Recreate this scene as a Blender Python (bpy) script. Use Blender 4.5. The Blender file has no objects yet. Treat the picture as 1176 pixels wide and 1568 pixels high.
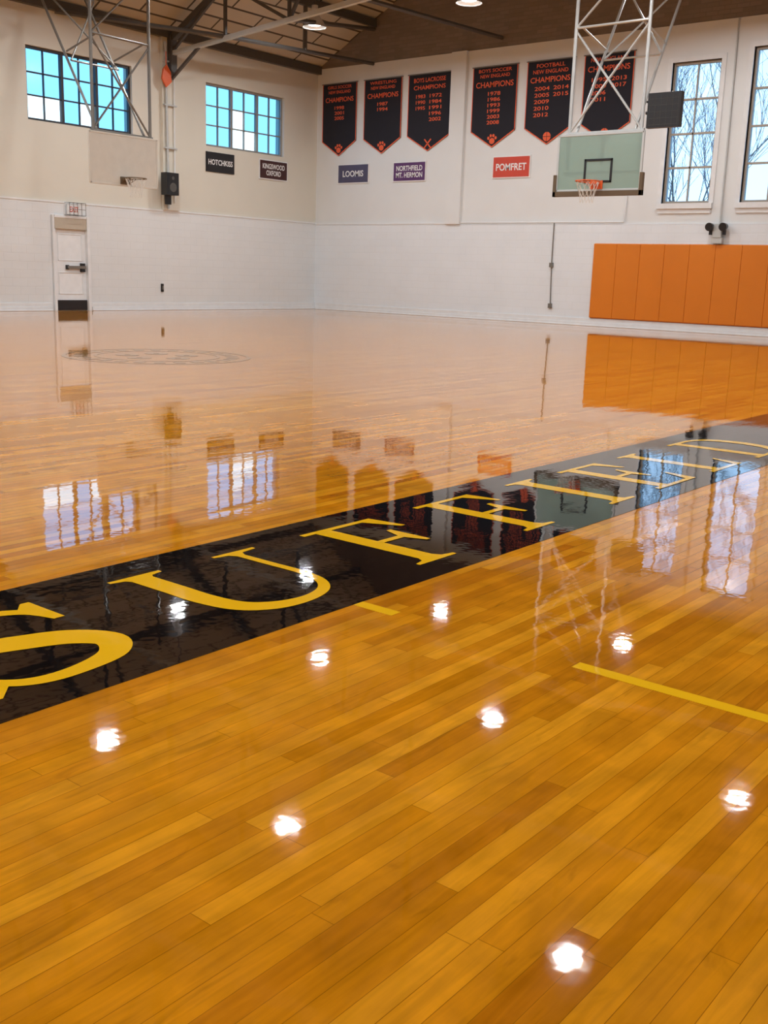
import bpy, math, random
from mathutils import Vector, Matrix
random.seed(4)
S=bpy.context.scene
S.view_settings.view_transform='Standard'
COL=bpy.context.collection
W=26.7; L=32.0; EAVE=7.3; SL=0.53; RX=W/2

# ---------------------------------------------------------------- materials
def new(name):
    m=bpy.data.materials.new(name); m.use_nodes=True
    nt=m.node_tree; b=nt.nodes['Principled BSDF']
    return m,nt,b
def N(nt,t,**k):
    n=nt.nodes.new(t)
    for a,v in k.items(): setattr(n,a,v)
    return n
def simple(name,col,rough=.5,metal=0,var=.08,scale=6,coat=0,spec=.5):
    m,nt,b=new(name)
    tc=N(nt,'ShaderNodeTexCoord'); no=N(nt,'ShaderNodeTexNoise'); no.inputs['Scale'].default_value=scale; no.inputs['Detail'].default_value=4
    nt.links.new(tc.outputs['Object'],no.inputs['Vector'])
    mx=N(nt,'ShaderNodeMix',data_type='RGBA'); c=Vector(col)
    mx.inputs['A'].default_value=(*(c*(1-var)),1); mx.inputs['B'].default_value=(*[min(1,x) for x in c*(1+var)],1)
    nt.links.new(no.outputs['Fac'],mx.inputs['Factor']); nt.links.new(mx.outputs['Result'],b.inputs['Base Color'])
    b.inputs['Roughness'].default_value=rough; b.inputs['Metallic'].default_value=metal
    b.inputs['Coat Weight'].default_value=coat; b.inputs['Specular IOR Level'].default_value=spec
    return m
def emis(name,col,s):
    m,nt,b=new(name); b.inputs['Base Color'].default_value=(*col,1); b.inputs['Emission Color'].default_value=(*col,1); b.inputs['Emission Strength'].default_value=s
    return m
def glassm(name,tint,gl=.02,diff=0,dcol=(1,1,1)):
    m=bpy.data.materials.new(name); m.use_nodes=True; nt=m.node_tree; nt.nodes.clear()
    o=N(nt,'ShaderNodeOutputMaterial'); t=N(nt,'ShaderNodeBsdfTransparent'); t.inputs[0].default_value=(*tint,1)
    g=N(nt,'ShaderNodeBsdfGlossy'); g.inputs['Roughness'].default_value=.15
    mx=N(nt,'ShaderNodeMixShader'); mx.inputs[0].default_value=gl
    nt.links.new(t.outputs[0],mx.inputs[1]); nt.links.new(g.outputs[0],mx.inputs[2])
    d=N(nt,'ShaderNodeBsdfDiffuse'); d.inputs[0].default_value=(*dcol,1); m2=N(nt,'ShaderNodeMixShader'); m2.inputs[0].default_value=diff
    nt.links.new(mx.outputs[0],m2.inputs[1]); nt.links.new(d.outputs[0],m2.inputs[2]); nt.links.new(m2.outputs[0],o.inputs[0])
    return m
def math_(nt,op,a,b=None):
    n=N(nt,'ShaderNodeMath',operation=op)
    for i,x in enumerate((a,b)):
        if x is None: continue
        if isinstance(x,(int,float)): n.inputs[i].default_value=x
        else: nt.links.new(x,n.inputs[i])
    return n.outputs[0]
def floor_coords(nt):
    tc=N(nt,'ShaderNodeNewGeometry'); sp=N(nt,'ShaderNodeSeparateXYZ'); nt.links.new(tc.outputs['Position'],sp.inputs[0])
    return tc.outputs['Position'],sp.outputs[0],sp.outputs[1]
def floor_bump(nt,b,boards=None):
    pos,x,y=floor_coords(nt)
    mp=N(nt,'ShaderNodeMapping'); mp.inputs['Scale'].default_value=(4.2,2.0,1); nt.links.new(pos,mp.inputs[0])
    n1=N(nt,'ShaderNodeTexNoise'); n1.inputs['Scale'].default_value=1.0; n1.inputs['Detail'].default_value=0.3; nt.links.new(mp.outputs[0],n1.inputs['Vector'])
    mp2=N(nt,'ShaderNodeMapping'); mp2.inputs['Scale'].default_value=(16,3.0,1); nt.links.new(pos,mp2.inputs[0])
    n2=N(nt,'ShaderNodeTexNoise'); n2.inputs['Scale'].default_value=1.0; n2.inputs['Detail'].default_value=0; nt.links.new(mp2.outputs[0],n2.inputs['Vector'])
    n3=N(nt,'ShaderNodeTexNoise'); n3.inputs['Scale'].default_value=34; n3.inputs['Detail'].default_value=0; nt.links.new(pos,n3.inputs['Vector'])
    h=math_(nt,'ADD',n1.outputs['Fac'],math_(nt,'MULTIPLY',n2.outputs['Fac'],.24))
    h=math_(nt,'ADD',h,math_(nt,'MULTIPLY',n3.outputs['Fac'],.085))
    bp=N(nt,'ShaderNodeBump'); bp.inputs['Strength'].default_value=1; bp.inputs['Distance'].default_value=.00095
    nt.links.new(h,bp.inputs['Height'])
    nt.links.new(bp.outputs[0],b.inputs['Coat Normal'])
def varnish(b,rough=.3):
    b.inputs['Roughness'].default_value=.6; b.inputs['Coat Weight'].default_value=1; b.inputs['Coat Roughness'].default_value=.025; b.inputs['Coat IOR'].default_value=1.52
    b.inputs['Specular IOR Level'].default_value=0
def floor_mat():
    m,nt,b=new('varnished_maple')
    pos,x,y=floor_coords(nt)
    row=math_(nt,'FLOOR',math_(nt,'DIVIDE',x,.057))
    wn=N(nt,'ShaderNodeTexWhiteNoise',noise_dimensions='1D'); nt.links.new(row,wn.inputs['W'])
    yy=math_(nt,'ADD',y,math_(nt,'MULTIPLY',wn.outputs['Value'],2.9))
    cb=N(nt,'ShaderNodeCombineXYZ'); nt.links.new(yy,cb.inputs[0]); nt.links.new(x,cb.inputs[1])
    br=N(nt,'ShaderNodeTexBrick',offset=0.0,squash=1.0)
    nt.links.new(cb.outputs[0],br.inputs['Vector'])
    br.inputs['Color1'].default_value=(0,0,0,1); br.inputs['Color2'].default_value=(1,1,1,1); br.inputs['Mortar'].default_value=(.5,.5,.5,1)
    br.inputs['Scale'].default_value=1; br.inputs['Brick Width'].default_value=1.25; br.inputs['Row Height'].default_value=.057; br.inputs['Mortar Size'].default_value=.0008; br.inputs['Mortar Smooth'].default_value=.2
    cr=N(nt,'ShaderNodeValToRGB'); nt.links.new(br.outputs['Color'],cr.inputs[0])
    e=cr.color_ramp.elements; e[0].color=(.43,.135,.003,1); e[1].color=(.72,.30,.012,1)
    q=cr.color_ramp.elements.new(.5); q.color=(.59,.216,.005,1)
    q=cr.color_ramp.elements.new(.12); q.color=(.53,.188,.004,1)
    mp=N(nt,'ShaderNodeMapping'); mp.inputs['Scale'].default_value=(30,2.4,1); nt.links.new(pos,mp.inputs[0])
    off=N(nt,'ShaderNodeCombineXYZ'); nt.links.new(math_(nt,'MULTIPLY',wn.outputs['Value'],37.0),off.inputs[2])
    va=N(nt,'ShaderNodeVectorMath',operation='ADD'); nt.links.new(mp.outputs[0],va.inputs[0]); nt.links.new(off.outputs[0],va.inputs[1])
    gn=N(nt,'ShaderNodeTexNoise'); gn.inputs['Scale'].default_value=1.4; gn.inputs['Detail'].default_value=8; gn.inputs['Distortion'].default_value=1.0; nt.links.new(va.outputs[0],gn.inputs['Vector'])
    g=N(nt,'ShaderNodeMapRange'); g.inputs[1].default_value=.3; g.inputs[2].default_value=.7; g.inputs[3].default_value=.85; g.inputs[4].default_value=1.09; nt.links.new(gn.outputs['Fac'],g.inputs[0])
    ln=N(nt,'ShaderNodeTexNoise'); ln.inputs['Scale'].default_value=4.5; ln.inputs['Detail'].default_value=6; ln.inputs['Distortion'].default_value=.6; nt.links.new(pos,ln.inputs['Vector'])
    g2=N(nt,'ShaderNodeMapRange'); g2.inputs[1].default_value=.32; g2.inputs[2].default_value=.68; g2.inputs[3].default_value=.80; g2.inputs[4].default_value=1.08; nt.links.new(ln.outputs['Fac'],g2.inputs[0])
    mp3=N(nt,'ShaderNodeMapping'); mp3.inputs['Scale'].default_value=(9,1.6,1); mp3.inputs['Location'].default_value=(3,8,0); nt.links.new(pos,mp3.inputs[0])
    sn=N(nt,'ShaderNodeTexNoise'); sn.inputs['Scale'].default_value=1.3; sn.inputs['Detail'].default_value=4; sn.inputs['Distortion'].default_value=2; nt.links.new(mp3.outputs[0],sn.inputs['Vector'])
    g3=N(nt,'ShaderNodeMapRange'); g3.inputs[1].default_value=.62; g3.inputs[2].default_value=.74; g3.inputs[3].default_value=1; g3.inputs[4].default_value=.74; nt.links.new(sn.outputs['Fac'],g3.inputs[0])
    mul=math_(nt,'MULTIPLY',math_(nt,'MULTIPLY',g.outputs[0],g2.outputs[0]),g3.outputs[0])
    seam=math_(nt,'SUBTRACT',1,math_(nt,'MULTIPLY',br.outputs['Fac'],.55))
    mul=math_(nt,'MULTIPLY',mul,seam)
    vm=N(nt,'ShaderNodeVectorMath',operation='SCALE'); nt.links.new(cr.outputs[0],vm.inputs[0]); nt.links.new(mul,vm.inputs['Scale'])
    nt.links.new(vm.outputs[0],b.inputs['Base Color'])
    varnish(b); floor_bump(nt,b)
    return m
def court_paint(name,col):
    m,nt,b=new(name); b.inputs['Base Color'].default_value=(*col,1); varnish(b,.35); floor_bump(nt,b); return m
def wall_mat(name,axis,col,block,bw=.42,rh=.2,mort=.008,strength=.25,col2=None,mc=.93):
    m,nt,b=new(name)
    tc=N(nt,'ShaderNodeNewGeometry'); sp=N(nt,'ShaderNodeSeparateXYZ'); nt.links.new(tc.outputs['Position'],sp.inputs[0])
    cb=N(nt,'ShaderNodeCombineXYZ'); nt.links.new(sp.outputs[axis],cb.inputs[0]); nt.links.new(sp.outputs[2],cb.inputs[1])
    no=N(nt,'ShaderNodeTexNoise'); no.inputs['Scale'].default_value=1.1; no.inputs['Detail'].default_value=5; nt.links.new(tc.outputs['Position'],no.inputs['Vector'])
    mx=N(nt,'ShaderNodeMix',data_type='RGBA'); c=Vector(col); mx.inputs['A'].default_value=(*(c*.94),1); mx.inputs['B'].default_value=(*(c*1.04),1)
    nt.links.new(no.outputs['Fac'],mx.inputs['Factor'])
    out=mx.outputs['Result']
    b.inputs['Roughness'].default_value=.4
    if block:
        br=N(nt,'ShaderNodeTexBrick'); br.inputs['Scale'].default_value=1; br.inputs['Brick Width'].default_value=bw; br.inputs['Row Height'].default_value=rh; br.inputs['Mortar Size'].default_value=mort; br.inputs['Mortar Smooth'].default_value=.6
        nt.links.new(cb.outputs[0],br.inputs['Vector'])
        c2=Vector(col2) if col2 else c*.985
        br.inputs['Color1'].default_value=(1,1,1,1); br.inputs['Color2'].default_value=(c2[0]/c[0],c2[1]/c[1],c2[2]/c[2],1); br.inputs['Mortar'].default_value=(mc,mc,mc,1)
        mm=N(nt,'ShaderNodeMix',data_type='RGBA',blend_type='MULTIPLY'); mm.inputs['Factor'].default_value=1
        nt.links.new(out,mm.inputs['A']); nt.links.new(br.outputs['Color'],mm.inputs['B']); out=mm.outputs['Result']
        bp=N(nt,'ShaderNodeBump',invert=True); bp.inputs['Strength'].default_value=strength; bp.inputs['Distance'].default_value=.008; nt.links.new(br.outputs['Fac'],bp.inputs['Height']); nt.links.new(bp.outputs[0],b.inputs['Normal'])
    nt.links.new(out,b.inputs['Base Color'])
    return m
def plank_mat():
    m,nt,b=new('roof_deck_planks')
    tc=N(nt,'ShaderNodeNewGeometry'); sp=N(nt,'ShaderNodeSeparateXYZ'); nt.links.new(tc.outputs['Position'],sp.inputs[0])
    cb=N(nt,'ShaderNodeCombineXYZ'); nt.links.new(sp.outputs[1],cb.inputs[0]); nt.links.new(sp.outputs[0],cb.inputs[1])
    br=N(nt,'ShaderNodeTexBrick'); br.inputs['Scale'].default_value=1; br.inputs['Brick Width'].default_value=2.4; br.inputs['Row Height'].default_value=.42; br.inputs['Mortar Size'].default_value=.03
    br.inputs['Color1'].default_value=(.60,.55,.47,1); br.inputs['Color2'].default_value=(.50,.46,.38,1); br.inputs['Mortar'].default_value=(.08,.065,.05,1)
    nt.links.new(cb.outputs[0],br.inputs['Vector']); nt.links.new(br.outputs['Color'],b.inputs['Base Color']); b.inputs['Roughness'].default_value=.7
    return m

M_floor=floor_mat()
M_black=court_paint('court_black_paint',(.003,.003,.004))
M_gold=court_paint('court_gold_paint',(.80,.44,.008))
M_logo=court_paint('faded_logo_paint',(.22,.13,.04))
M_wl=wall_mat('plaster_left',1,(.71,.68,.59),False); M_wb=wall_mat('plaster_back',0,(.77,.79,.79),False)
M_bl=wall_mat('block_left',1,(.77,.80,.81),True); M_bb=wall_mat('block_back',0,(.80,.85,.89),True)
M_brown=wall_mat('brown_gable_brick',0,(.26,.21,.18),True,.3,.1,.01,.4,(.21,.17,.14),.8)
M_plank=plank_mat()
M_trim=simple('white_trim_paint',(.79,.81,.82),.35)
M_tan=simple('tan_door_paint',(.50,.44,.35),.4)
M_steel=simple('dark_painted_steel',(.085,.08,.074),.5)
M_lsteel=simple('light_grey_steel',(.55,.58,.58),.4,.1)
M_pole=simple('galvanised_pole',(.56,.58,.57),.35,.3)
M_dpole=simple('dull_grey_pole',(.20,.19,.17),.4,.3)
M_blk=simple('black_plastic',(.012,.012,.014),.4)
M_navy=simple('banner_black_felt',(.012,.012,.020),.85)
M_org=simple('banner_orange_letters',(.80,.13,.05),.8)
M_pad=simple('orange_vinyl_pad',(.72,.205,.008),.38,0,.05,2)
M_rim=simple('rim_orange_steel',(.75,.13,.03),.35)
M_net=simple('net_white_cord',(.75,.73,.68),.8)
M_white=simple('white_sign_paint',(.82,.83,.83),.5)
M_sblk=simple('sign_black',(.012,.012,.015),.5)
M_smar=simple('sign_maroon_black',(.05,.012,.012),.5)
M_snavy=simple('sign_grey_navy',(.075,.07,.13),.5)
M_spur=simple('sign_purple',(.10,.03,.13),.5)
M_sred=simple('sign_red',(.60,.06,.03),.5)
M_wfb=simple('window_frame_black',(.03,.03,.035),.5)
M_wfg=simple('window_frame_grey',(.28,.27,.25),.5)
M_wft=simple('window_frame_tan',(.40,.35,.29),.5)
M_glc=glassm('glass_cyan_tint',(.10,.245,.36))
M_glw=glassm('glass_pale_frosted',(.40,.50,.50),.02,.1,(.8,.9,.95))
M_glb=glassm('glass_light_blue',(.24,.34,.42))
M_bglass=glassm('backboard_green_glass',(.55,.68,.60),.10,.50,(.44,.57,.52))
M_bwhite=simple('backboard_white_fibreglass',(.62,.59,.52),.35)
M_bpad=simple('backboard_edge_pad',(.13,.09,.05),.6)
M_bowl=simple('lamp_reflector_alu',(.75,.75,.73),.3,.4)
M_lamp=emis('lamp_bulb_glow',(1,.98,.95),14)
M_bark=simple('tree_bark',(.28,.25,.24),.9)

# ---------------------------------------------------------------- mesh builder
def fr_id(a,b,c): return Vector((a,b,c))
def fr_left(a,b,c): return Vector((c,a,b))          # a=y, b=z, c=into room
def fr_back(a,b,c): return Vector((a,-c,b))         # a=x, b=z, c=into room
def fr_right(a,b,c): return Vector((W-c,a,b))
def fr_front(a,b,c): return Vector((a,-L+c,b))
class MB:
    def __init__(s): s.v=[];s.f=[];s.m=[];s.mats=[]
    def mi(s,mat):
        if mat not in s.mats: s.mats.append(mat)
        return s.mats.index(mat)
    def add(s,vs,fs,mat):
        o=len(s.v); s.v+= [Vector(x) for x in vs]; i=s.mi(mat)
        for f in fs: s.f.append([o+k for k in f]); s.m.append(i)
    def box(s,a0,a1,b0,b1,c0,c1,mat,fr=fr_id):
        vs=[fr(a,b,c) for a in (a0,a1) for b in (b0,b1) for c in (c0,c1)]
        s.add(vs,[(0,1,3,2),(4,6,7,5),(0,4,5,1),(2,3,7,6),(0,2,6,4),(1,5,7,3)],mat)
    def tube(s,p,q,r,mat,n=10,r2=None,caps=True):
        p=Vector(p);q=Vector(q);d=(q-p).normalized();u=d.orthogonal().normalized();w=d.cross(u);r2=r if r2 is None else r2
        vs=[p+(u*math.cos(t)+w*math.sin(t))*r for t in [2*math.pi*i/n for i in range(n)]]+[q+(u*math.cos(t)+w*math.sin(t))*r2 for t in [2*math.pi*i/n for i in range(n)]]
        fs=[(i,(i+1)%n,n+(i+1)%n,n+i) for i in range(n)]
        if caps: fs+=[tuple(range(n))[::-1],tuple(range(n,2*n))]
        s.add(vs,fs,mat)
    def path(s,pts,r,mat,n=8):
        for a,b in zip(pts,pts[1:]): s.tube(a,b,r,mat,n)
    def prism(s,pts,c0,c1,mat,fr=fr_id):
        n=len(pts); vs=[fr(a,b,c0) for a,b in pts]+[fr(a,b,c1) for a,b in pts]
        s.add(vs,[tuple(range(n)),tuple(range(n,2*n))[::-1]]+[(i,n+i,n+(i+1)%n,(i+1)%n) for i in range(n)],mat)
    def lathe(s,c,prof,mat,n=24):
        c=Vector(c);vs=[]
        for r,z in prof:
            for i in range(n):
                t=2*math.pi*i/n; vs.append(c+Vector((r*math.cos(t),r*math.sin(t),z)))
        fs=[]
        for k in range(len(prof)-1):
            for i in range(n): fs.append((k*n+i,k*n+(i+1)%n,(k+1)*n+(i+1)%n,(k+1)*n+i))
        s.add(vs,fs,mat)
    def ring(s,c,R,r,mat,nrm='z',n=32,k=8):
        c=Vector(c);vs=[]
        for i in range(n):
            t=2*math.pi*i/n
            for j in range(k):
                p=2*math.pi*j/k; rr=R+r*math.cos(p); vs.append(c+Vector((rr*math.cos(t),rr*math.sin(t),r*math.sin(p))))
        s.add(vs,[(i*k+j,i*k+(j+1)%k,((i+1)%n)*k+(j+1)%k,((i+1)%n)*k+j) for i in range(n) for j in range(k)],mat)
    def text(s,body,ca,cb,w,h,c,mat,fr,bold=.012,mirror=False):
        cu=bpy.data.curves.new('t','FONT'); cu.body=body; cu.align_x='CENTER'; cu.offset=bold; cu.resolution_u=3; cu.space_line=.95
        o=bpy.data.objects.new('t',cu); COL.objects.link(o); bpy.context.view_layer.update()
        me=bpy.data.meshes.new_from_object(o.evaluated_get(bpy.context.evaluated_depsgraph_get()))
        xs=[v.co.x for v in me.vertices]; ys=[v.co.y for v in me.vertices]
        x0,x1,y0,y1=min(xs),max(xs),min(ys),max(ys)
        vs=[fr(ca+((v.co.x-x0)/(x1-x0)-.5)*w,cb+((v.co.y-y0)/(y1-y0)-.5)*h,c) for v in me.vertices]
        s.add(vs,[tuple(p.vertices) for p in me.polygons],mat)
        bpy.data.objects.remove(o); bpy.data.curves.remove(cu); bpy.data.meshes.remove(me)
    def done(s,name,bevel=0,smooth=False,parent=None):
        me=bpy.data.meshes.new(name); me.from_pydata([tuple(v) for v in s.v],[],s.f)
        for m in s.mats: me.materials.append(m)
        for p,i in zip(me.polygons,s.m): p.material_index=i; p.use_smooth=smooth
        me.update(); o=bpy.data.objects.new(name,me); COL.objects.link(o)
        if bevel:
            b=o.modifiers.new('bevel','BEVEL'); b.width=bevel; b.segments=2; b.limit_method='ANGLE'
        if parent: o.parent=parent
        return o

# ---------------------------------------------------------------- room shell
b=MB(); b.box(-.4,W+.4,-L-.4,.4,-.3,0,M_floor); b.done('floor')

WT,WB=6.24,4.55
LW=[(-3.045-5.67*i-1.56,-3.045-5.67*i+1.56) for i in range(5)]
LW[1]=(-10.28,-7.16)
def wall(name,a0,a1,top,holes,matu,fr):
    b=MB(); A=sorted({a0,a1}|{x for h in holes for x in h[:2]}); Z=sorted({0,top}|{x for h in holes for x in h[2:]})
    for i in range(len(A)-1):
        for j in range(len(Z)-1):
            m=((A[i]+A[i+1])/2,(Z[j]+Z[j+1])/2)
            if any(h[0]<m[0]<h[1] and h[2]<m[1]<h[3] for h in holes): continue
            b.box(A[i],A[i+1],Z[j],Z[j+1],-.35,0,matu,fr)
    return b
wall('l',-L,0,EAVE,[(a,c,WB,WT) for a,c in LW],M_wl,fr_left).done('wall_left')
DA,DB,DH=-9.72,-8.76,2.30
b=MB(); fr=fr_left
b.box(-L,DA-.06,0,2.66,0,.035,M_bl,fr); b.box(DB+.06,0,0,2.66,0,.035,M_bl,fr); b.box(DA-.06,DB+.06,DH+.06,2.66,0,.035,M_bl,fr)
b.box(-L,0,2.66,2.70,0,.05,M_trim,fr); b.done('trim_1')
for k,y in enumerate((-5.95,-11.75,-17.5,-23.2)):
    b=MB(); b.box(y-.28,y+.28,2.70,EAVE,0,.10,M_wl,fr_left); b.done('trim_%d'%(k+2))
wall('r',-L,0,EAVE,[(a,c,WB,WT) for a,c in LW],M_wl,fr_right).done('wall_right')
b=MB(); b.box(-L,0,0,2.66,0,.035,M_bl,fr_right); b.done('trim_6')
W3=(11.74,12.98,3.12,6.42); W4=(13.74,14.98,3.12,6.60)
b=wall('b',0,W,7.28,[W3,W4],M_wb,fr_back)
b.prism([(0,7.28),(W,7.28),(W,EAVE),(RX,EAVE+SL*RX),(0,EAVE)],-.35,-.02,M_brown,fr_back)
b.done('wall_back')
b=MB(); b.box(.035,W-.035,0,2.64,0,.035,M_bb,fr_back); b.box(.05,5.16,2.64,2.68,0,.05,M_trim,fr_back); b.done('trim_7')
b=MB(); b.box(5.15,5.65,2.64,7.28,0,.10,M_wb,fr_back); b.done('trim_8')
b=MB(); b.box(W-5.65,W-5.15,2.64,7.28,0,.10,M_wb,fr_back); b.done('trim_9')
b=wall('f',0,W,7.28,[],M_wb,fr_front)
b.prism([(0,7.28),(W,7.28),(W,EAVE),(RX,EAVE+SL*RX),(0,EAVE)],-.35,0,M_brown,fr_front)
b.done('wall_front')
b=MB()
zt=EAVE+SL*RX
for s in (0,1):
    x0,x1=(-.4,RX) if s==0 else (W+.4,RX)
    z0=EAVE-.4*SL; vs=[(x0,-L-.4,z0),(x1,-L-.4,zt),(x1,.4,zt),(x0,.4,z0)]
    vs+= [(x,y,z+.2) for x,y,z in vs]
    b.add(vs,[(0,1,2,3),(7,6,5,4),(0,4,5,1),(1,5,6,2),(2,6,7,3),(3,7,4,0)],M_plank)
b.done('ceiling')
b=MB()
for x0,x1 in ((0,.16),(W-.16,W)): b.box(x0,x1,-L,0,EAVE-.18,EAVE+.05,M_steel)
for k in range(1,6):
    for s in (1,-1):
        x=RX-s*(RX-2.25*k); z=EAVE+SL*2.25*k
        b.box(x-.06,x+.06,-L,0,z-.24,z-.02,M_steel)
b.box(RX-.1,RX+.1,-L,0,zt-.35,zt-.1,M_steel)
b.done('trim_roof_purlins')
def truss(y):
    b=MB()
    for s in (1,-1):
        X=lambda x: x if s==1 else W-x
        top=lambda x: Vector((X(x),y,EAVE+SL*x-.3)); bot=lambda x: Vector((X(x),y,6.72+.08*x))
        def bar(p,q,h,w,mat):
            d=(q-p).normalized(); n=Vector((0,1,0)); u=d.cross(n)
            vs=[P+u*a*h/2+n*c*w/2 for P in (p,q) for a in (-1,1) for c in (-1,1)]
            b.add(vs,[(0,1,3,2),(4,6,7,5),(0,4,5,1),(2,3,7,6),(0,2,6,4),(1,5,7,3)],mat)
        bar(top(.1),top(RX),.16,.14,M_steel)
        bar(bot(.1),bot(RX),.11,.11,M_lsteel)
        bar(Vector((X(.18),y,6.2)),Vector((X(.18),y,7.2)),.16,.2,M_steel)
        k=0; xs=[.1,2.25,4.5,6.75,9.0,11.25,RX]
        for a,c in zip(xs,xs[1:]):
            bar(bot(c),top(c),.07,.07,M_steel)
            bar(top(a) if k%2 else bot(a), bot(c) if k%2 else top(c),.07,.07,M_steel); k+=1
        bar(Vector((X(.15),y,6.1)),bot(1.3),.07,.07,M_steel)
    return b.done('roof_truss')
for y in (-5.95,-11.75,-17.5,-23.2,-29): truss(y)
b=MB()
for a,c in (((2.25,-5.9,8.1),(4.5,-.05,9.3)),((4.5,-5.9,7.1),(2.25,-.05,8.2)),((6.75,-5.9,7.3),(6.75,-.05,7.5)),((2.25,-5.9,6.95),(2.25,-.05,7.25)),((.1,-9.5,7.1),(2.25,-5.9,6.95)),((2.25,-3,7.1),(2.25,-3,8.3))): b.tube(a,c,.06,M_steel,6)
b.done('roof_bracing')

# baseboards
def base(name,a0,a1,fr):
    b=MB(); b.box(a0,a1,0,.10,.035,.085,M_trim,fr); b.box(a0,a1,.10,.20,.035,.06,M_trim,fr); b.box(a0,a1,0,.03,.085,.11,M_trim,fr); return b.done(name,.006)
base('baseboard_back',.12,W-.12,fr_back); base('baseboard_left',-L+.05,DA-.12,fr_left); base('baseboard_left.001',DB+.12,-.03,fr_left); base('baseboard_right',-L+.05,-.12,fr_right)

# windows
def window(name,fr,a0,a1,b0,b1,sashes,cols,rows,fm,glass,sill,casing,thin=.022,mull=.07):
    b=MB(); c0,c1=-.16,-.08; e=.06
    b.box(a0,a0+e,b0,b1,c0,c1,fm,fr); b.box(a1-e,a1,b0,b1,c0,c1,fm,fr); b.box(a0+e,a1-e,b0,b0+e,c0,c1,fm,fr); b.box(a0+e,a1-e,b1-e,b1,c0,c1,fm,fr)
    sw=(a1-a0-2*e-mull*(sashes-1))/sashes
    for s in range(sashes):
        s0=a0+e+s*(sw+mull); s1=s0+sw
        if s<sashes-1: b.box(s1,s1+mull,b0+e,b1-e,c0-.01,c1+.01,fm,fr)
        pw=sw/cols; ph=(b1-b0-2*e)/rows
        for i in range(cols):
            for j in range(rows):
                b.add([fr(s0+i*pw,b0+e+j*ph,-.12),fr(s0+(i+1)*pw,b0+e+j*ph,-.12),fr(s0+(i+1)*pw,b0+e+(j+1)*ph,-.12),fr(s0+i*pw,b0+e+(j+1)*ph,-.12)],[(0,1,2,3)],glass(s,i,j))
            if i: b.box(s0+i*pw-thin/2,s0+i*pw+thin/2,b0+e,b1-e,c0+.01,c1-.01,fm,fr)
        for j in range(1,rows): b.box(s0,s1,b0+e+j*ph-thin*.7,b0+e+j*ph+thin*.7,c0+.01,c1-.01,fm,fr)
    if sill: b.box(a0-.10,a1+.10,b0-.13,b0,-.08,.09,M_trim,fr); b.box(a0-.06,a1+.06,b0-.24,b0-.13,0,.04,M_trim,fr)
    if casing:
        t=.11
        b.box(a0-t,a0,b0,b1+t,-.08,.035,casing,fr); b.box(a1,a1+t,b0,b1+t,-.08,.035,casing,fr); b.box(a0,a1,b1,b1+t,-.08,.035,casing,fr)
    return b.done(name)
n=1
for k,(a,c) in enumerate(LW):
    for fr in (fr_left,fr_right):
        if k==0: gl=lambda s,i,j:(M_glw if (s==1 and j==0) or (s==1 and j==1 and i==0) else M_glc)
        elif k==1: gl=lambda s,i,j:(M_glw if (s==0 and j==0) or (s==1 and j==0 and i==1) else M_glc)
        else: gl=lambda s,i,j:M_glc
        window('window_%d'%n,fr,a,c,WB,WT,3,2,3,M_wfg if k==0 else M_wfb,gl,False,None); n+=1
for w in (W3,W4):
    window('window_%d'%n,fr_back,w[0],w[1],w[2],w[3],1,2,4,M_wft,lambda s,i,j:M_glb,True,M_trim,.035); n+=1

# door on left wall
b=MB(); fr=fr_left
b.box(DA-.05,DA+.02,0,DH+.06,0.002,.10,M_trim,fr); b.box(DB-.02,DB+.06,0,DH+.06,0.002,.14,M_trim,fr); b.box(DA,DB,DH,DH+.06,0.002,.12,M_trim,fr)
b.box(DA,DB,DH-.27,DH,.03,.11,M_tan,fr)
b.box(DA,DB,.02,DH,0.002,.03,M_trim,fr)
for z0,z1 in ((.42,.95),(1.25,1.9)): b.box(DA+.12,DB-.12,z0,z0+.02,.03,.042,M_trim,fr); b.box(DA+.12,DB-.12,z1,z1+.02,.03,.042,M_trim,fr); b.box(DA+.12,DA+.14,z0,z1,.03,.042,M_trim,fr); b.box(DB-.14,DB-.12,z0,z1,.03,.042,M_trim,fr)
b.box(DA+.02,DB-.02,.02,.27,.03,.06,M_blk,fr)
b.box(DA+.35,DB-.06,1.06,1.13,.06,.11,M_dpole,fr); b.box(DB-.20,DB-.08,.98,1.2,.03,.10,M_blk,fr); b.box(DA+.33,DA+.40,1.04,1.15,.03,.09,M_blk,fr)
b.done('door_1',.004)
b=MB()
b.box(-9.33,-8.93,2.40,2.64,.06,.10,M_trim,fr)
for i in range(5): y=-9.37+i*.12; b.tube((.26,y,2.37),(.26,y,2.68),.007,M_dpole,6); b.tube((.04,y,2.68),(.26,y,2.68),.007,M_dpole,6); b.tube((.04,y,2.37),(.26,y,2.37),.007,M_dpole,6)
for z in (2.37,2.52,2.68): b.tube((.26,-9.37,z),(.26,-8.89,z),.007,M_dpole,6)
b.text('EXIT',-9.13,2.52,.26,.13,.104,M_sred,fr)
b.done('exit_sign_with_cage')

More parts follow.
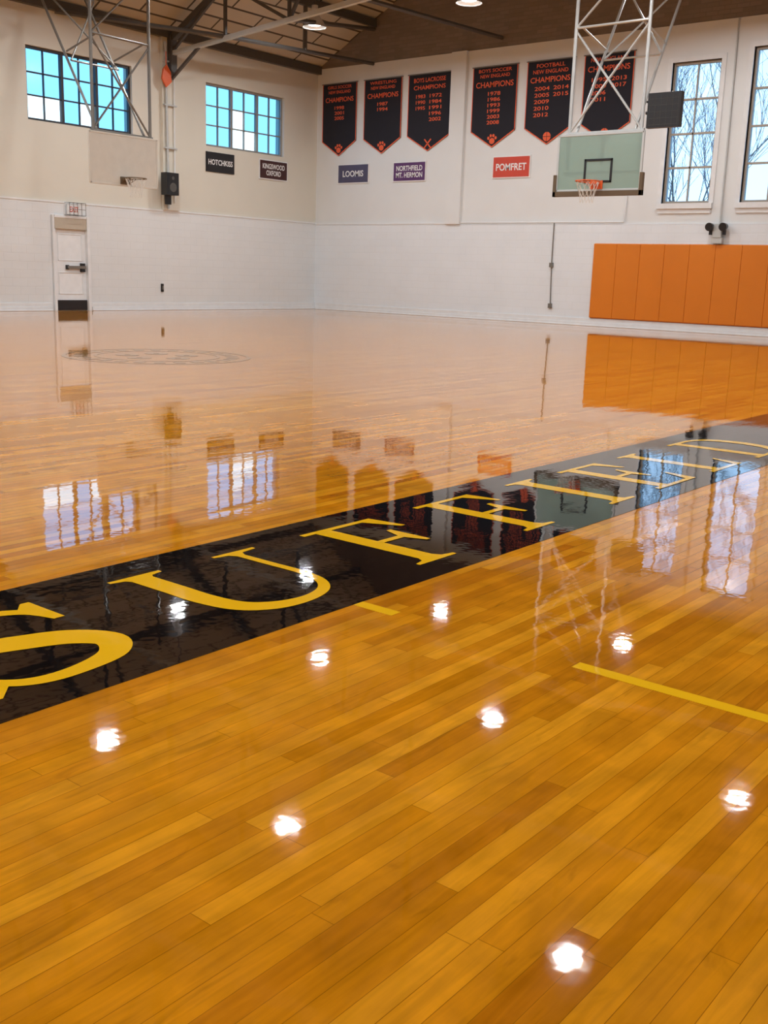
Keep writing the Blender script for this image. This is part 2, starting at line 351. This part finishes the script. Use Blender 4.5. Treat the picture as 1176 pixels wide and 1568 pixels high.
# ---------------------------------------------------------------- court paint
b=MB(); b.box(20.23,21.27,-26.8,-15.0,-.01,.0015,M_black); strip=b.done('court_lettering_strip')
H=.70
def letter(name,y0,polys,strokes=()):
    b=MB(); z=.0022
    T=lambda u,v: Vector((21.12-v,y0+u,z))
    for p in polys:
        z+=.0003; q=[T(u,v) for u,v in p]
        b.add(q,[tuple(range(len(p)))],M_gold)
    for pts in strokes:
        z+=.0003
        P=[Vector(p) for p in pts]; Q=[]
        for i in range(len(P)-1):
            p0=P[max(i-1,0)];p1=P[i];p2=P[i+1];p3=P[min(i+2,len(P)-1)]
            for k in range(6):
                t=k/6; Q.append(.5*((2*p1)+(p2-p0)*t+(2*p0-5*p1+4*p2-p3)*t*t+(3*p1-p0-3*p2+p3)*t**3))
        Q.append(P[-1]); vs=[]
        for i,q in enumerate(Q):
            d=Q[min(i+1,len(Q)-1)]-Q[max(i-1,0)]; n=Vector((-d.y,d.x)).normalized()*q.z/2
            vs+= [T(q.x+n.x,q.y+n.y),T(q.x-n.x,q.y-n.y)]
        b.add(vs,[(2*i,2*i+1,2*i+3,2*i+2) for i in range(len(Q)-1)],M_gold)
    o=b.done('letter_'+name,parent=strip)
    for p in o.data.polygons:
        if p.normal.z<0: p.flip()
    o.data.update()
R_=lambda a,c,d,e:[(a,d),(c,d),(c,e),(a,e)]
def foot(u0,u1,s0,s1,v,d):
    return [(u0,v),(u1,v),(u1,v+.022*d),(s1+.02,v+.035*d),(s1,v+.07*d),(s0,v+.07*d),(s0-.02,v+.035*d),(u0,v+.022*d)]
letter('s',-24.31,[[(.56,.48),(.60,.48),(.60,.70),(.565,.70),(.50,.62)],[(.07,.22),(.02,.22),(.02,-.01),(.06,-.01),(.13,.07)]],
 [[(.57,.48,.03),(.53,.60,.05),(.42,.67,.06),(.28,.675,.07),(.14,.62,.09),(.09,.52,.105),(.16,.42,.125),(.32,.36,.135),(.48,.29,.135),(.56,.18,.12),(.50,.075,.095),(.36,.03,.07),(.22,.03,.06),(.12,.09,.05),(.05,.22,.03)]])
letter('u',-23.37,[foot(0,.25,.08,.17,.70,-1),foot(.53,.77,.62,.66,.70,-1)],[[(.125,.69,.105),(.125,.45,.105),(.125,.28,.105),(.16,.13,.10),(.26,.045,.085),(.40,.022,.06),(.53,.06,.05),(.61,.15,.045),(.64,.28,.042),(.64,.45,.042),(.64,.69,.042)]])
Fp=[R_(.08,.185,0,.70),foot(0,.27,.08,.185,0,1),R_(0,.50,.665,.70),[(.44,.70),(.50,.70),(.53,.49),(.50,.49),(.41,.665)],R_(.18,.37,.342,.380),[(.37,.48),(.40,.48),(.40,.24),(.37,.24),(.33,.342),(.33,.380)]]
letter('f',-22.30,Fp); letter('f.001',-21.44,Fp)
letter('i',-20.55,[R_(.09,.20,0,.70),foot(0,.29,.09,.20,0,1),foot(0,.29,.09,.20,.70,-1)])
letter('e',-19.94,[R_(.08,.185,0,.70),R_(0,.50,.665,.70),[(.44,.70),(.50,.70),(.53,.49),(.50,.49),(.41,.665)],R_(.18,.37,.342,.380),[(.37,.48),(.40,.48),(.40,.24),(.37,.24),(.33,.342),(.33,.380)],R_(0,.52,0,.035),[(.48,0),(.53,0),(.57,.22),(.54,.22),(.45,.035)]])
letter('l',-19.12,[R_(.08,.185,0,.70),foot(0,.27,.08,.185,.70,-1),R_(0,.50,0,.035),[(.46,0),(.50,0),(.54,.22),(.51,.22),(.42,.035)]])
letter('d',-18.30,[R_(.08,.185,0,.70),R_(0,.3,.665,.70),R_(0,.3,0,.035)],[[(.28,.682,.035),(.42,.66,.05),(.54,.57,.09),(.59,.44,.105),(.60,.35,.11),(.59,.26,.105),(.54,.13,.09),(.42,.04,.05),(.28,.018,.035)]])
b=MB(); b.box(22.18,26.0,-22.91,-22.855,-.01,.0015,M_gold); b.box(21.272,21.45,-22.91,-22.855,-.01,.0015,M_gold); b.done('court_boundary_line')
b=MB()
def annulus(c,r0,r1,a0,a1,n):
    vs=[];
    for i in range(n+1):
        t=a0+(a1-a0)*i/n
        for r in (r0,r1): vs.append((c[0]+r*math.cos(t),c[1]+r*math.sin(t),.0015))
    b.add(vs,[(2*i,2*i+1,2*i+3,2*i+2) for i in range(n)],M_logo)
cc=(12.2,-16.4)
annulus(cc,1.20,1.26,0,2*math.pi,64); annulus(cc,.80,.84,0,2*math.pi,64)
for i in range(26):
    t=2*math.pi*i/26; annulus(cc,.93,1.10,t,t+.13,3)
for k in range(5):
    t=k*1.25; annulus((cc[0]+.42*math.cos(t),cc[1]+.42*math.sin(t)),0.04,.16,0,2*math.pi,14)
b.done('court_logo_circle')

# ---------------------------------------------------------------- banners
def banner(x0,x1,lines,emblem):
    b=MB(); c=(x0+x1)/2; zt,zs,ze=6.81,5.12,4.69; fr=fr_back
    b.prism([(x0,zt),(x0,zs),(c,ze),(x1,zs),(x1,zt)],.02,.03,M_navy,fr)
    t=.022
    b.box(x0,x0+t,zs,zt,.03,.034,M_org,fr); b.box(x1-t,x1,zs,zt,.03,.034,M_org,fr)
    b.prism([(x0,zs),(c,ze),(c,ze+.03),(x0,zs+.03)],.03,.034,M_org,fr); b.prism([(x1,zs),(c,ze),(c,ze+.03),(x1,zs+.03)],.03,.034,M_org,fr)
    b.tube(fr(x0-.03,zt,.03),fr(x1+.03,zt,.03),.015,M_dpole,8)
    w=x1-x0
    for txt,dx,z,tw,th in lines: b.text(txt,c+dx*w,z,tw*w,th,.036,M_org,fr)
    if emblem=='paw':
        def disc(a,z,r,q=1.2): b.prism([(a+r*math.cos(i*.5236),z+r*q*math.sin(i*.5236)) for i in range(12)],.031,.036,M_org,fr)
        disc(c,ze+.17,.09,.9)
        for dx,dz in ((-.12,.25),(-.045,.31),(.045,.31),(.12,.25)): disc(c+dx,ze+dz,.036)
    elif emblem=='ball':
        b.prism([(c+.12*math.cos(i*.314),ze+.20+.12*math.sin(i*.314)) for i in range(20)],.031,.036,M_org,fr)
        b.box(c-.006,c+.006,ze+.08,ze+.32,.036,.038,M_navy,fr); b.box(c-.12,c+.12,ze+.194,ze+.206,.036,.038,M_navy,fr)
    else:
        for s in (1,-1): b.prism([(c-s*.13,ze+.10),(c-s*.10,ze+.08),(c+s*.13,ze+.32),(c+s*.10,ze+.34)],.031,.036,M_org,fr)
    return b.done('championship_banner')
Y=lambda ys,dx,z0,dz=.15,w=.28:[(y,dx,z0-i*dz,w,.10) for i,y in enumerate(ys)]
banner(.25,1.63,[('GIRLS SOCCER',0,6.70,.70,.09),('NEW ENGLAND',0,6.56,.64,.09),('CHAMPIONS',0,6.34,.82,.14)]+Y(['1998','2001','2005'],0,6.10),'paw')
banner(1.93,3.36,[('WRESTLING',0,6.70,.70,.09),('NEW ENGLAND',0,6.56,.64,.09),('CHAMPIONS',0,6.34,.82,.14)]+Y(['1987','1994'],0,6.10),'paw')
banner(3.60,5.13,[('BOYS LACROSSE',0,6.64,.74,.12),('CHAMPIONS',0,6.44,.74,.12)]+Y(['1972','1984','1991','1996','2002'],.15,6.2,.16)+Y(['1983','1990','1995'],-.2,6.2,.16,.22),'cross')
banner(5.86,7.31,[('BOYS SOCCER',0,6.70,.74,.09),('NEW ENGLAND',0,6.56,.66,.09),('CHAMPIONS',0,6.34,.84,.15)]+Y(['1978','1986','1993','1999','2003','2008'],0,6.10),'paw')
banner(7.61,9.04,[('FOOTBALL',0,6.68,.60,.10),('NEW ENGLAND',0,6.53,.74,.10),('CHAMPIONS',0,6.33,.84,.14)]+Y(['2004','2005','2009','2010','2012'],-.16,6.11,.165,.32)+Y(['2014','2015'],.24,6.11,.165,.32),'ball')
banner(9.32,10.72,[('NEW ENGLAND',0,6.68,.74,.10),('CHAMPIONS',0,6.46,.84,.14)]+Y(['1995','2000','2006','2011'],-.18,6.2,.16,.30)+Y(['2013','2017'],.22,6.2,.16,.30),'ball')

def sign(txt,fr,a0,a1,z0,z1,mat,lh,lw=.82):
    b=MB(); b.box(a0,a1,z0,z1,.005,.03,M_white if mat is not M_sblk else mat,fr); b.box(a0+.03,a1-.03,z0+.03,z1-.03,.03,.036,mat,fr)
    b.text(txt,(a0+a1)/2,(z0+z1)/2,(a1-a0)*lw,lh,.038,M_white,fr,.02); return b.done('school_name_sign')
sign('HOTCHKISS',fr_left,-4.63,-3.55,3.86,4.40,M_sblk,.15,.86)
sign('KINGSWOOD\nOXFORD',fr_left,-2.54,-1.34,3.84,4.41,M_smar,.34,.78)
sign('LOOMIS',fr_back,.93,2.18,3.86,4.44,M_snavy,.18,.66)
sign('NORTHFIELD\nMT. HERMON',fr_back,3.12,4.34,3.86,4.43,M_spur,.34,.80)
sign('POMFRET',fr_back,6.65,7.87,3.86,4.45,M_sred,.19,.80)

# wall pads
b=MB(); x=10.0; i=0
while x<16.6:
    x1=min(x+.66,16.7); b.box(x+.002,x1-.002,.23,2.13,.04,.10,M_pad,fr_back); x=x1
b.box(10,16.7,.21,2.14,.036,.06,M_pad,fr_back)
b.done('orange_wall_padding',.010)

# wall services
b=MB(); b.path([fr_back(5.68,2.68,.06),fr_back(10.78,2.68,.06),fr_back(10.80,3.33,.03)],.018,M_trim)
b.path([fr_back(8.74,2.66,.06),fr_back(8.74,1.6,.06),fr_back(8.78,.48,.06)],.014,M_dpole)
b.box(8.69,8.79,1.50,1.62,.036,.10,M_dpole,fr_back); b.box(8.73,8.83,.42,.54,.036,.10,M_dpole,fr_back)
b.path([fr_back(13.3,7.26,.03),fr_back(13.33,2.6,.06)],.022,M_pole); b.done('electrical_conduit')
b=MB(); b.box(13.22,13.44,2.30,2.62,.105,.2,M_pole,fr_back); b.tube(fr_back(13.1,2.56,.16),fr_back(13.56,2.56,.16),.02,M_blk)
for x in (13.16,13.5):
    b.tube(fr_back(x,2.56,.12),fr_back(x,2.54,.30),.07,M_blk,14,.10); b.box(x-.03,x+.03,2.36,2.5,.12,.2,M_blk,fr_back)
b.box(13.2,13.46,2.16,2.3,.04,.18,M_pole,fr_back)
b.done('emergency_twin_light')
b=MB(); b.path([(.145,-6.16,7.0),(.145,-6.10,2.74)],.035,M_pole); b.path([(.145,-5.86,7.0),(.145,-5.88,2.9)],.018,M_trim)
for z in (3.2,4.3,5.4,6.5): b.box(-6.22,-5.80,z,z+.04,.102,.18,M_pole,fr_left)
b.done('vertical_pipe_pair')
b=MB(); b.box(-6.42,-6.0,3.08,3.66,.22,.46,M_blk,fr_left); b.box(-6.38,-6.04,3.12,3.62,.46,.47,M_blk,fr_left); b.tube((.11,-6.2,3.4),(.24,-6.2,3.4),.03,M_blk)
b.tube((.47,-6.21,3.28),(.476,-6.21,3.28),.12,M_steel,16); b.tube((.47,-6.21,3.52),(.476,-6.21,3.52),.045,M_steel,16)
b.box(-6.32,-6.12,2.84,3.08,.24,.28,M_blk,fr_left)
b.done('black_loudspeaker',.01)
b=MB(); b.prism([(-6.35,6.05),(-6.2,5.85),(-6.02,6.0),(-6.05,6.25),(-6.18,6.42),(-6.3,6.3)],.19,.24,M_rim,fr_left); b.tube((.2,-6.18,6.4),(.2,-6.18,6.75),.012,M_rim,6); b.done('orange_pennant',.02)
b=MB(); b.box(-6.33,-6.25,.50,.72,.036,.07,M_blk,fr_left); b.box(-6.31,-6.27,.56,.66,.07,.09,M_dpole,fr_left); b.done('electrical_outlet',.004)

# ---------------------------------------------------------------- basketball hoops
def hoop(org,fwd,glass):
    f=Vector(fwd); s=Vector((-f.y,f.x,0)); o=Vector(org)
    fr=lambda a,b_,c: o+s*a+Vector((0,0,b_))+f*c
    emp=bpy.data.objects.new('basketball_hoop',None); COL.objects.link(emp)
    bm=M_bglass if glass else M_bwhite
    b=MB(); b.box(-.915,.915,2.90,3.97,-.02,0,bm,fr); b.done('backboard_panel',parent=emp)
    b=MB(); t=.035; fm=M_lsteel if glass else M_bwhite
    for a0,a1,z0,z1 in ((-.915,.915,3.97-t,3.98),(-.915,.915,2.89,2.9+t),(-.925,-.915+t,2.9,3.97),(.915-t,.925,2.9,3.97)): b.box(a0,a1,z0,z1,-.035,.008,fm,fr)
    tm=M_blk if glass else M_bwhite; t=.045
    if glass:
        for a0,a1,z0,z1 in ((-.305,.305,3.05,3.05+t),(-.305,.305,3.50-t,3.50),(-.305,-.305+t,3.05,3.5),(.305-t,.305,3.05,3.5)): b.box(a0,a1,z0,z1,-.01,.012,tm,fr)
        b.box(-.97,.97,2.80,2.90,-.05,.03,M_bpad,fr); b.box(-.97,-.90,2.8,3.22,-.05,.03,M_bpad,fr); b.box(.90,.97,2.8,3.22,-.05,.03,M_bpad,fr)
    b.done('backboard_frame',.006,parent=emp)
    b=MB(); rm=M_rim if glass else M_bpad; rc=fr(0,3.05,.38)
    b.ring(rc,.229,.012,rm); b.box(-.13,.13,2.93,3.09,.008,.03,rm,fr); b.box(-.09,.09,3.02,3.06,.02,.17,rm,fr)
    for a in (-.1,.1): b.tube(fr(a,2.95,.02),fr(a*1.4,3.04,.2),.008,rm,6)
    b.done('rim',smooth=False,parent=emp)
    b=MB(); n=12; lev=[(.225,0),(.19,.11),(.155,.21),(.13,.31),(.125,.40)]
    for k in range(4):
        for i in range(n):
            a=2*math.pi*(i+.5*(k%2))/n
            for d in (.5,-.5):
                c=a+d*2*math.pi/n
                b.tube(rc+Vector((lev[k][0]*math.cos(a),lev[k][0]*math.sin(a),-lev[k][1])),rc+Vector((lev[k+1][0]*math.cos(c),lev[k+1][0]*math.sin(c),-lev[k+1][1])),.004,M_net,5)
    b.done('net',parent=emp)
    b=MB(); pm=M_pole if glass else M_dpole; T=7.6 if glass else 7.15; r=.035
    for a in (-.74,.80):
        b.tube(fr(a,3.2,-.10),fr(a,T,-.10),r,pm); 
        for z in (3.25,3.85): b.tube(fr(a,z,-.10),fr(a,z,-.03),.03,pm)
    for z in (3.25,4.0): b.tube(fr(-.80,z,-.10),fr(.86,z,-.10),.03,pm)
    b.tube(fr(-.74,4.02,-.1),fr(.80,5.9,-.1),.022,pm); b.tube(fr(.80,4.02,-.1),fr(-.74,5.9,-.1),.022,pm); b.tube(fr(-.74,5.95,-.1),fr(.80,5.95,-.1),.025,pm)
    b.tube(fr(-.74,5.95,-.1),fr(.80,7.4,-.1),.022,pm)
    for a in (-.60,.66): b.tube(fr(a,4.0,-.12),fr(a,T,-2.2),.028,pm); b.tube(fr(a,5.95,-.10),fr(a,5.7,-1.15),.02,pm)
    b.tube(fr(-.60,5.5,-1.0),fr(.66,7.0,-1.85),.02,pm); b.tube(fr(.66,5.5,-1.0),fr(-.60,7.0,-1.85),.02,pm); b.tube(fr(-.60,5.5,-1.0),fr(.66,5.5,-1.0),.02,pm)
    b.tube(fr(0,3.4,-.12),fr(0,4.0,-.12),.04,pm)
    b.tube(fr(-.9,T,-.1),fr(.9,T,-.1),.05,pm); b.tube(fr(-.9,T,-2.2),fr(.9,T,-2.2),.05,pm)
    for a in (-.85,.85):
        for c in (-.1,-2.2): b.tube(fr(a,T,c),fr(a,T+ (1.2 if glass else 1.0),c),.03,M_steel)
    b.done('support_frame',parent=emp)
    return emp
hoop((13.35,-6.45,0),(0,-1,0),True)
hoop((3.83,-10.41,0),(1,0,0),False)
b=MB(); b.box(14.24,14.90,-6.36,-6.24,4.02,4.64,M_blk)
for k in range(5): b.box(14.28,14.86,-6.364,-6.36,4.07+k*.115,4.075+k*.115,M_steel)
for k in range(6): b.box(14.28+k*.114,14.285+k*.114,-6.364,-6.36,4.06,4.6,M_steel)
b.tube((14.19,-6.3,4.3),(14.26,-6.3,4.3),.03,M_blk); b.tube((14.19,-6.3,4.5),(14.26,-6.3,4.5),.02,M_blk)
b.done('shot_clock',.008)

# ---------------------------------------------------------------- lamps
def lamp(x,y,z=7.3,power=118):
    b=MB(); b.lathe((x,y,z),[(.05,.34),(.10,.32),(.14,.24),(.24,.12),(.29,0.0),(.31,-.01),(.285,.005),(.23,.11),(.12,.22)],M_bowl)
    b.tube((x,y,z+.32),(x,y,z+.52),.08,M_bowl,14)
    xr=min(x,W-x); b.tube((x,y,z+.5),(x,y,EAVE+SL*xr-.02),.015,M_steel,8)
    b.lathe((x,y,z+.03),[(.001,.0),(.11,.01),(.17,.03)],M_lamp)
    b.done('high_bay_lamp',smooth=True)
    ld=bpy.data.lights.new('lamp_light','AREA'); ld.shape='DISK'; ld.size=.34; ld.energy=power; ld.color=(.97,.985,1)
    lo=bpy.data.objects.new('lamp_light',ld); lo.location=(x,y,z+.012); COL.objects.link(lo)
for y in (-4.3,-9.0,-14.8,-20.4,-26.2):
    for x in (3.8,8.6,13.25,18.2,22.8):
        if y==-4.3 and x>18: continue
        lamp(x,-3.3 if (x==13.25 and y==-4.3) else y)

# ---------------------------------------------------------------- outside trees
def tree(x,y,h,seed):
    rnd=random.Random(seed); cu=bpy.data.curves.new('bare_tree','CURVE'); cu.dimensions='3D'; cu.bevel_depth=1; cu.bevel_resolution=1
    def br(p,d,l,r,lev):
        n=5; pts=[p.copy()]; q=p.copy(); dd=d.copy()
        for i in range(n):
            dd=(dd+Vector((rnd.uniform(-.16,.16),rnd.uniform(-.16,.16),rnd.uniform(-.03,.12)))).normalized(); q=q+dd*l/n; pts.append(q.copy())
            if lev<3 and i>=1:
                for _ in range(2):
                    e=(dd+Vector((rnd.uniform(-1,1),rnd.uniform(-1,1),rnd.uniform(.1,.7)))).normalized(); br(q,e,l*rnd.uniform(.5,.7),r*(1-i/n*.6)*.42,lev+1)
        s=cu.splines.new('POLY'); s.points.add(len(pts)-1)
        for i,(a,pt) in enumerate(zip(pts,s.points)): pt.co=(*a,1); pt.radius=max(.006,r*(1-.6*i/n))
    br(Vector((x,y,0)),Vector((0,0,1)),h,.11,0)
    cu.materials.append(M_bark); o=bpy.data.objects.new('bare_tree',cu); COL.objects.link(o)
tree(8.2,9,5.5,3); tree(7.0,14,7.0,8)
b=MB(); b.box(-60,90,-90,90,-.6,-.31,simple('winter_grass',(.25,.22,.12),.9)); b.done('ground_outside')

# ---------------------------------------------------------------- world
w=bpy.data.worlds.new('sky'); S.world=w; w.use_nodes=True; nt=w.node_tree; bg=nt.nodes['Background']
tc=N(nt,'ShaderNodeTexCoord'); sp=N(nt,'ShaderNodeSeparateXYZ'); nt.links.new(tc.outputs['Generated'],sp.inputs[0])
cr=N(nt,'ShaderNodeValToRGB'); nt.links.new(sp.outputs[2],cr.inputs[0]); cr.color_ramp.elements[0].color=(.80,.88,1,1); cr.color_ramp.elements[1].color=(.40,.62,.98,1); cr.color_ramp.elements[1].position=.6
nt.links.new(cr.outputs[0],bg.inputs[0]); bg.inputs[1].default_value=5.2

# ---------------------------------------------------------------- camera
yaw,p,r=.6720,.2223,.0326
F=Vector((-math.sin(yaw)*math.cos(p),math.cos(yaw)*math.cos(p),-math.sin(p)))
R0=Vector((math.cos(yaw),math.sin(yaw),0)); U0=R0.cross(F)
R=math.cos(r)*R0+math.sin(r)*U0; U=math.cos(r)*U0-math.sin(r)*R0
cd=bpy.data.cameras.new('camera'); cd.sensor_fit='HORIZONTAL'; cd.sensor_width=36; cd.lens=36*1615.63/1176; cd.clip_end=300; cd.clip_start=.05
co=bpy.data.objects.new('camera',cd); COL.objects.link(co)
co.matrix_world=Matrix(((R.x,U.x,-F.x,23.6646),(R.y,U.y,-F.y,-25.7539),(R.z,U.z,-F.z,1.1950),(0,0,0,1)))
S.camera=co
